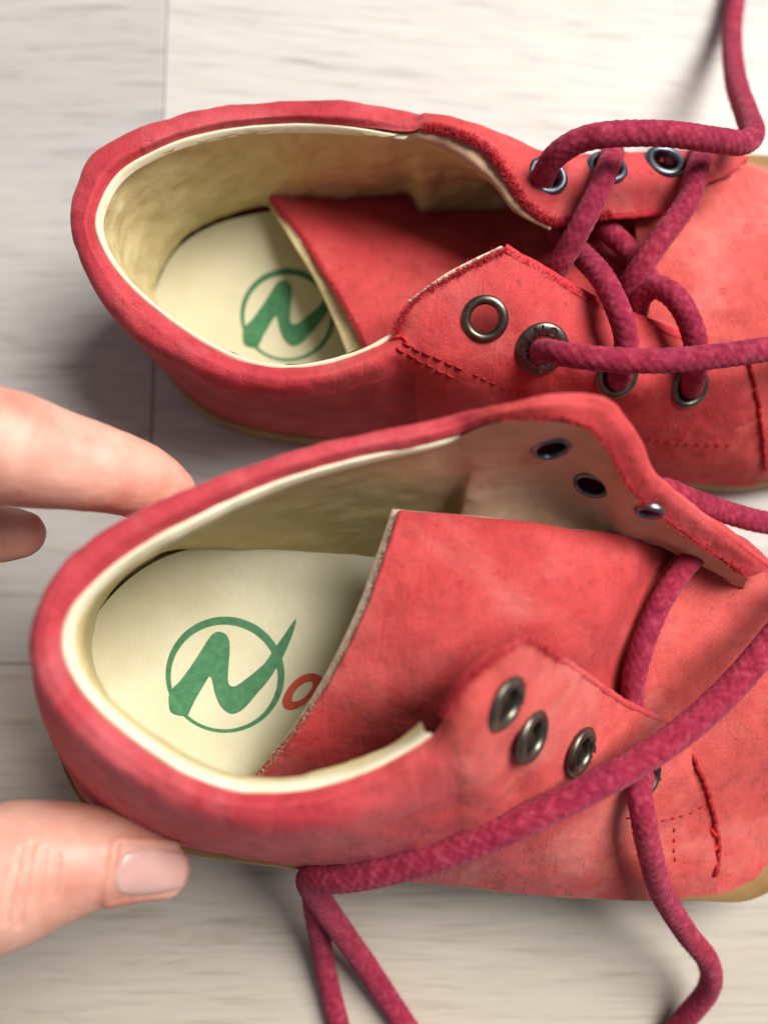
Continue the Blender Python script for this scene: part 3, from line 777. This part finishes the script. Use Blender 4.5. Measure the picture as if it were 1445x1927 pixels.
b4 = [(1.5,-6.02),(.5,-5.88),(-.8,-5.68),(-2,-5.45),(-3.2,-5.22),(-4.3,-4.95),(-5.35,-4.62),(-6.3,-4.0),(-6.82,-3.25),(-7.06,-2.45),(-7.12,-1.6),(-6.9,-.8),(-6.6,.1),(-6.1,1.0),(-5.2,1.5),(-4,1.8),(-2.8,1.95),(-1.5,2.0),(-.4,2.05),(.4,2.1)]
B4 = [wB(x, y, 1.0) for x, y in b4]
B3 = lerp_rows(B2, B4, 0.5, (0, -1), 0.15)
cB = (-2.2, -0.4)
L0 = toward_center(B0, cB, -0.05, -0.06); L1 = toward_center(B0, cB, 0.07, 0.03); L2 = toward_center(B0, cB, 0.17, -0.16); L25 = toward_center(B0, cB, 0.16, -0.6)
for k_, d_ in ((-1, .0016), (-2, .0006)): L0[k_].z -= d_; L1[k_].z -= d_
g = grid([L0, L1, L2], step=0.0010, vstep=0.0004, wrinkle=0.0001, wscale=200, toward=Wd(-2, 0, 13))
sheet('collar_binding', g, PIPE, shoeB, thick=0.0006, bevel=0.0002)
def insole_pt(px, py):
    d = ray(px, py); a, b, c = INS_PL
    t = (a / 100 - CAM.z) / (d.z - b * d.x - c * d.y); return CAM + d * t
l4 = [(810,1555),(760,1560),(690,1560),(600,1550),(510,1530),(420,1500),(340,1450),(262,1395),(207,1335),(180,1275),(172,1215),(183,1155),(215,1105),(262,1063),(330,1037),(440,1034),(570,1040),(690,1046),(790,1050),(860,1055)]
L4 = [insole_pt(*q) - Vector((0, 0, 0.0005)) for q in l4]
L3 = lerp_rows(L25, L4, 0.55, cB, 0.12)
# vamp
vB = [[wB(6.3,-6.6,.95),(1245,1560,3.0),(1220,1420,4.1),(1172,1290,4.75),(1205,1140,4.8),(1270,1035,4.4),wB(6.3,2.0,.95)],
      [wB(7.6,-6.62,.95),(1345,1560,2.8),(1330,1420,3.7),(1310,1280,4.3),(1320,1150,4.4),(1360,1060,4.0),wB(7.6,1.85,.95)],
      [wB(9.0,-6.38,.95),(1410,1530,2.7),(1400,1405,3.65),(1385,1280,4.2),(1390,1160,4.2),(1405,1075,3.9),wB(8.9,1.65,.95)],
      [wB(10.2,-5.5,.95),(1470,1480,2.8),(1465,1390,3.55),(1460,1280,4.0),(1460,1170,4.0),(1460,1090,3.7),wB(9.9,1.3,.95)],
      [wB(11.6,-4.15,.95),('w',11.7,-3.5,2.6),('w',11.8,-2.7,3.1),('w',11.8,-2,3.2),('w',11.8,-1.2,3.0),('w',11.6,-.4,2.4),wB(11.2,.5,.95)],
      [('w',12.4,-2.8,1.3),('w',12.5,-2.6,1.5),('w',12.5,-2.3,1.7),('w',12.5,-2,1.7),('w',12.5,-1.7,1.6),('w',12.5,-1.4,1.4),('w',12.4,-1.1,1.2)]]
gB_v = grid(vB, step=0.0011, wrinkle=0.0006, wscale=70, seed=13)
sheet('vamp', gB_v, CORAL, shoeB, thick=0.0016)
# tongue
TBr = [[(752,958,6.9),(717,1060,7.1),(677,1165,7.1),(615,1290,6.8),(548,1395,6.2),(478,1478,5.3)],
       [(900,970,6.6),(880,1070,7.2),(850,1180,7.4),(800,1300,6.9),(740,1400,5.7),(690,1470,4.6)],
       [(1060,990,6.2),(1050,1080,6.9),(1030,1180,7.2),(1000,1290,6.5),(950,1390,5.4),(900,1460,4.5)],
       [(1190,1005,5.4),(1180,1080,5.9),(1150,1180,6.1),(1120,1280,5.6),(1110,1340,5.1),(1110,1400,4.5)],
       [(1245,1030,4.6),(1225,1100,4.9),(1185,1190,5.0),(1162,1270,4.75),(1172,1330,4.4),(1185,1390,4.0)],
       [(1300,1040,4.0),(1290,1100,4.1),(1270,1190,4.2),(1250,1270,4.1),(1260,1330,3.9),(1260,1390,3.6)]]
gB_t = grid(TBr, step=0.0010, wrinkle=0.0014, wscale=42, seed=14)
tgB = sheet('tongue', gB_t, REDT, shoeB, thick=0.0028, bevel=0.0008)
TL = shifted(TBr, 0, 0, -0.34); TL[0] = [(x - 14, y - 2, z) for x, y, z in TL[0]]
gg = grid(TL[:4], step=0.0014, wrinkle=0.0003, wscale=90)
sheet('tongue_lining', gg, RAW, tgB, thick=0.0010)
fray(tgB, [(x - 3, y, z - .1) for x, y, z in TBr[0]], RAW, 1100, 0.0007)
# near flap
G0 = [(838,1345,8.7),(875,1285,9.15),(945,1228,9.0),(992,1203,8.35),(1050,1238,7.4),(1110,1278,6.4),(1170,1320,5.5),(1230,1350,4.85),(1300,1392,4.25)]
G1 = [(866,1390,8.7),(908,1360,8.72),(957,1345,8.2),(1005,1388,7.4),(1050,1403,6.7),(1100,1417,6.0),(1152,1440,5.3),(1215,1463,4.6),(1308,1470,3.95)]
G2 = [(887,1478,7.75),(927,1482,7.35),(975,1492,6.6),(1020,1520,6.0),(1070,1535,5.4),(1120,1550,4.8),(1175,1560,4.25),(1240,1565,3.7),(1335,1562,3.1)]
G3 = [wB(*q, 1.0) for q in [(2.0,-6.1),(2.6,-6.2),(3.3,-6.32),(3.9,-6.4),(4.6,-6.48),(5.3,-6.54),(6.1,-6.6),(7.0,-6.62),(7.9,-6.55)]]
G25 = lerp_rows(G2, G3, 0.5, (2, -1), 0.15)
U0 = [(950,788,8.75),(1050,787,8.85),(1115,808,8.5),(1152,855,8.0),(1188,920,7.4),(1245,972,6.7),(1335,1035,5.8),(1410,1085,5.1)]
U1 = [(948,772,8.9),(1050,757,9.0),(1136,770,8.68),(1190,835,8.15),(1224,903,7.55),(1284,952,6.85),(1374,1020,5.95),(1444,1073,5.15)]
U2 = [(946,764,8.6),(1050,747,8.7),(1144,760,8.35),(1202,828,7.8),(1236,896,7.2),(1298,944,6.5),(1390,1012,5.6),(1458,1066,4.8)]
U25 = [('w',1.7,3.3,6.8),('w',3.0,3.35,6.6),('w',4.1,3.15,6.2),('w',4.9,2.75,5.7),('w',5.6,2.5,5.2),('w',6.5,2.25,4.6),('w',7.6,2.1,3.9),('w',8.6,1.9,3.1)]
U3 = [wB(*q, 1.0) for q in [(1.5,2.1),(2.7,2.1),(3.7,2.1),(4.6,2.1),(5.4,2.05),(6.4,1.95),(7.4,1.85),(8.5,1.7)]]
eyB = [(955,1325,0.0043),(1003,1388,0.0043),(1095,1416,0.0043),(1217,1462,0.0042)]
nFB, nCB = len(G0), len(B0)
gB = grid([list(reversed(f)) + a + u for f, a, u in zip([G0, G1, G2, G25, G3], [B0, B1, B2, B3, B4], [U0, U1, U2, U25, U3])], step=0.00065, wrinkle=0.0004, wscale=110, holes=eyB, away=Wd(0, -1.5, 3.5), seed=11)
gB_f = gB_q = gB_c = gB_u = gB
uB0, uB1 = nFB - 0.4, nFB + nCB - 0.5
subsheet('heel_quarter', gB, lambda u, v: uB0 <= u < uB1 and v >= 2.12, RED, shoeB, 0.0010)
subsheet('padded_collar', gB, lambda u, v: uB0 <= u < uB1 and v < 2.12, REDCB, shoeB, 0.0010, ulen_at(gB, uB0))
flb = subsheet('eyelet_flap', gB, lambda u, v: u < uB0, CORAL, shoeB, 0.0019)
fub = subsheet('eyelet_flap', gB, lambda u, v: u >= uB1, RED, shoeB, 0.0009)
for l, n, r in gB.hole_hits: eyelet(flb, l, (n + Vector((0.30, -0.05, 0))).normalized(), R=0.0053, r=0.0030)
rolled_edge('cut_edge', G0, 0.00095, RED, flb)
fray(flb, G0[:5], REDRAW, 1200, 0.0016)
# far flap, pulled up so that its suede inner face shows
I0 = [(x, y + 5, z - .05) for x, y, z in U0]
I1 = [(930,845,7.65),(1025,848,7.35),(1085,865,7.0),(1130,905,6.7),(1175,955,6.6),(1235,992,6.1),(1330,1045,5.4),(1405,1092,4.9)]
I2 = [(885,910,6.6),(1000,925,6.0),(1070,945,5.8),(1125,965,5.7),(1180,985,6.05),(1240,1005,5.75),(1330,1055,5.2),(1402,1098,4.7)]
I3 = [(860,995,5.5),(980,1005,5.4),(1060,1010,5.3),(1125,1015,5.2),(1185,1018,5.1),(1240,1030,4.9),(1325,1070,4.6),(1400,1108,4.2)]
eyI = [(1037,842,0.0033),(1113,912,0.0033),(1222,962,0.0024)]
gB_i = grid([a + b for a, b in zip([toward_center(B0, cB, 0.10, -0.07), L25, L3, L4], [I0, I1, I2, I3])], step=0.0007, wrinkle=0.0005, wscale=100, toward=Wd(-1, -1, 7), holes=eyI, seed=17)
subsheet('lining', gB_i, lambda u, v: u <= nCB - 3.0, CREAM, shoeB, 0)
fli = subsheet('flap_lining', gB_i, lambda u, v: u > nCB - 3.0, TANB, fub, 0, ulen_at(gB_i, nCB - 3.0))
for l, n, r in gB_i.hole_hits: eyelet(fub, l, n, R=r + 0.0006, r=r - 0.0006, mat=METAL_SKY)
fray(fub, U0, REDRAW, 1400, 0.0013)
GB = [gB, gB_v]
stitches(shoeB, [[(1302,1425),(1332,1495),(1348,1570),(1350,1620),(1342,1655)]], GB, r=0.0006, gap=.1)
stitches(shoeB, [[(1268,1560),(1268,1600),(1272,1645)], [(1180,1540),(1240,1545),(1300,1530),(1330,1510)]], GB, r=0.00020, gap=.6)
stitches(shoeB, [[(1338,1560),(1352,1585),(1340,1600)]], GB, BRIGHT, r=0.0005, gap=.1)
laces(shoeB, [
    {'r': 0.0029, 'p': [(1640,980,4.6),(1540,1095,5.2),(1445,1215,5.7),(1380,1290,5.9),(1300,1365,6.1),(1200,1435,6.3),(1100,1490,6.5),(1000,1540,6.5),(900,1585,6.3),(800,1620,5.9),(700,1645,5.4),(630,1655,4.9),(590,1650,4.4),(582,1662,3.8),(602,1695,2.9),(640,1750,1.7),(690,1820,.8),(760,1927,.3),(850,2060,.27)]},
    [(660,1590,3.6),(605,1635,3.5),(590,1690,2.3),(602,1765,1.1),(618,1850,.45),(640,1940,.28),(665,2060,.27)],
    [(1217,1455,3.6),(1203,1480,4.9),(1210,1540,5.1),(1224,1610,4.6),(1245,1680,3.7),(1290,1755,2.6),(1332,1810,1.9),(1334,1860,1.2),(1292,1915,.6),(1230,1985,.28),(1150,2060,.27)],
    [(1228,945,5.1),(1248,922,5.15),(1292,938,4.9),(1360,962,4.3),(1450,985,3.8),(1600,1000,2.6),(1760,1010,1.2)],
    {'r': 0.0024, 'p': [(1345,1015,4.7),(1290,1065,5.05),(1240,1140,5.2),(1205,1230,5.2),(1190,1310,4.95),(1195,1380,4.3)]}])
print_mark(insB, 423, 1272, 105, INS_PL, True)

# ------------------------------------------------------------------ the hand
def hand():
    V = []; F = []
    def chain(items):
        pts = [pt(i[0]) for i in items]; rad = [i[1] / 100 for i in items]
        tube_data(pts, rad, ring=20, step=0.0015, V=V, F=F)
        for p, r in ((pts[0], rad[0]), (pts[-1], rad[-1])):
            bm = bmesh.new(); bmesh.ops.create_icosphere(bm, subdivisions=3, radius=r)
            b = len(V); bm.verts.ensure_lookup_table()
            for v in bm.verts: V.append(v.co + p)
            for f in bm.faces: F.append(tuple(b + v.index for v in f.verts))
            bm.free()
    # index finger, middle finger (below it), thumb, curled ring and little finger, palm, wrist
    chain([(('w',-15.0,2.2,8.8),1.15),(('w',-12.0,3.6,9.0),1.12),(('w',-9.5,3.55,8.6),1.10),((0,840,7.9),1.13),((100,864,7.4),1.0),((200,886,6.9),0.90),((270,908,6.4),0.80),((312,932,6.0),0.68)])
    chain([(('w',-15.0,1.2,7.2),1.1),(('w',-12.3,2.6,6.6),1.0),(('w',-10.0,2.2,5.6),0.85),((-20,1002,5.1),0.70),((40,1004,5.1),0.56)])
    chain([(('w',-15.2,0.2,6.0),1.0),(('w',-12.8,1.0,4.8),.92),(('w',-10.9,1.2,4.2),.85),(('w',-9.6,1.0,4.2),.68)])
    chain([(('w',-15.4,-0.8,5.2),.9),(('w',-13.4,-0.4,4.0),.78),(('w',-11.9,-.1,3.5),.70),(('w',-10.9,-.2,3.5),.58)])
    chain([(('w',-17.0,-2.5,7.6),1.7),(('w',-13.2,-5.4,7.2),1.55),(('w',-10.0,-5.6,7.0),1.42),((0,1650,6.6),1.40),((110,1624,6.4),1.18),((210,1615,6.2),0.92),((270,1626,6.0),0.76),((312,1640,5.9),0.55)])
    chain([(('w',-15.2,1.6,8.4),1.5),(('w',-17.5,0.6,8.4),2.0),(('w',-20.5,-1.2,8.6),2.2),(('w',-24,-3,9.0),2.3)])
    chain([(('w',-15.4,0.0,6.6),1.4),(('w',-17.5,-1.2,7.0),1.9),(('w',-20.5,-2.4,8.0),2.2),(('w',-24,-3.6,9.0),2.3)])
    chain([(('w',-21,-2.2,8.4),2.4),(('w',-25,-3.6,9.2),2.5),(('w',-33,-6.5,10.5),3.2),(('w',-42,-9.5,12),3.8)])
    me = bpy.data.meshes.new('person'); me.from_pydata([tuple(v) for v in V], [], F)
    o = bpy.data.objects.new('person', me); COL.objects.link(o)
    r = o.modifiers.new('r', 'REMESH'); r.mode = 'VOXEL'; r.voxel_size = 0.0013
    s = o.modifiers.new('s', 'SMOOTH'); s.iterations = 14; s.factor = 0.6
    u_ = o.modifiers.new('u', 'SUBSURF'); u_.levels = 1; u_.render_levels = 1
    dg = bpy.context.evaluated_depsgraph_get()
    m2 = bpy.data.meshes.new_from_object(o.evaluated_get(dg))
    bpy.data.objects.remove(o); bpy.data.meshes.remove(me)
    m2.name = 'person'
    # knuckle creases on the thumb and index: shallow grooves across the finger
    cre = []
    for (a, b, dep) in [((40,1600),(10,1740),.0006),((60,1590),(36,1745),.0005),((85,1600),(70,1720),.0004),((110,1610),(104,1690),.0003),((-30,1600),(-50,1760),.0005)]:
        cre.append((Vector((*a, 0)), Vector((*b, 0)), dep))
    def proj(p):
        d = p - CAM; y = d.y * CT + d.z * ST; z = -d.y * ST + d.z * CT
        return Vector((CXP + FPX * d.x / -z, CYP - FPX * y / -z, 0)), -z
    nr = [v.normal.copy() for v in m2.vertices]
    for v, n in zip(m2.vertices, nr):
        d = 0.00035 * noise.fractal(v.co * 70, 1.0, 2.0, 3) + 0.00005 * noise.noise(v.co * 900)
        q, zz = proj(v.co)
        if n.z > 0 and -120 < q.x < 200 and 1450 < q.y < 1850:
            for a, b, dep in cre:
                ab = b - a; t = max(0, min(1, (q - a).dot(ab) / ab.length_squared)); dd = (q - (a + ab * t)).length
                dd = abs(dd + 6 * noise.noise(v.co * 120))
                d -= 1.9 * dep * math.exp(-(dd / 4.2) ** 2)
        v.co += n * d
    quad = [Vector((226, 1592)), Vector((362, 1600)), Vector((356, 1678)), Vector((208, 1694))]
    for v, n in zip(m2.vertices, nr):
        q, zz = proj(v.co)
        if n.z < -0.3 or not (150 < q.x < 372 and 1540 < q.y < 1740): continue
        ins = True; dmin = 1e9; side = 0
        for i_ in range(4):
            a, b = quad[i_], quad[(i_ + 1) % 4]; e = b - a; w = Vector((q.x, q.y)) - a
            if e.x * w.y - e.y * w.x < 0: ins = False
            t = max(0, min(1, w.dot(e) / e.length_squared)); d_ = (w - e * t).length
            if d_ < dmin: dmin = d_; side = i_
        if not ins and side != 1: v.co += n * 0.0006 * math.exp(-((dmin - 9) / 8.0) ** 2)
    o = link('person', m2, SKIN, None)
    o['label'] = 'person\'s bare hand reaching in from the left, finger and thumb pinching the lifted shoe\'s heel'
    o['category'] = 'person'
    bvh = BVHTree.FromPolygons([v.co for v in m2.vertices], [tuple(p.vertices) for p in m2.polygons])
    # thumbnail laid on the thumb
    rows = []
    tl, tr, br, bl = (226,1592), (362,1600), (356,1678), (208,1694)
    nU, nV = 26, 18
    Vn = []; Fn = []
    for i in range(nU + 1):
        for j in range(nV + 1):
            u, v = i / nU * 2 - 1, j / nV * 2 - 1
            # rounded-square mapping
            uu = u * math.sqrt(1 - v * v * 0.32); vv = v * math.sqrt(1 - u * u * 0.38)
            s_, t_ = (uu + 1) / 2, (vv + 1) / 2
            x = (tl[0] * (1 - s_) + tr[0] * s_) * (1 - t_) + (bl[0] * (1 - s_) + br[0] * s_) * t_
            y = (tl[1] * (1 - s_) + tr[1] * s_) * (1 - t_) + (bl[1] * (1 - s_) + br[1] * s_) * t_
            h = bvh.ray_cast(CAM, ray(x, y).normalized())
            if h[0] is None: h = bvh.find_nearest(P(x, y, 5.6))
            e = max(abs(u), abs(v))
            Vn.append(h[0] + h[1] * (0.0003 if e < .93 else -0.0002))
    for i in range(nU):
        for j in range(nV):
            a = i * (nV + 1) + j; Fn.append((a, a + nV + 1, a + nV + 2, a + 1))
    me = bpy.data.meshes.new('thumbnail'); me.from_pydata([tuple(v) for v in Vn], [], Fn); me.validate()
    bm = bmesh.new(); bm.from_mesh(me); bmesh.ops.smooth_vert(bm, verts=bm.verts, factor=.5, use_axis_x=True, use_axis_y=True, use_axis_z=True)
    if sum(f.normal.z for f in bm.faces) < 0: bmesh.ops.reverse_faces(bm, faces=bm.faces)
    bm.to_mesh(me); bm.free()
    link('thumbnail', me, NAIL, o)
    return o
hand()
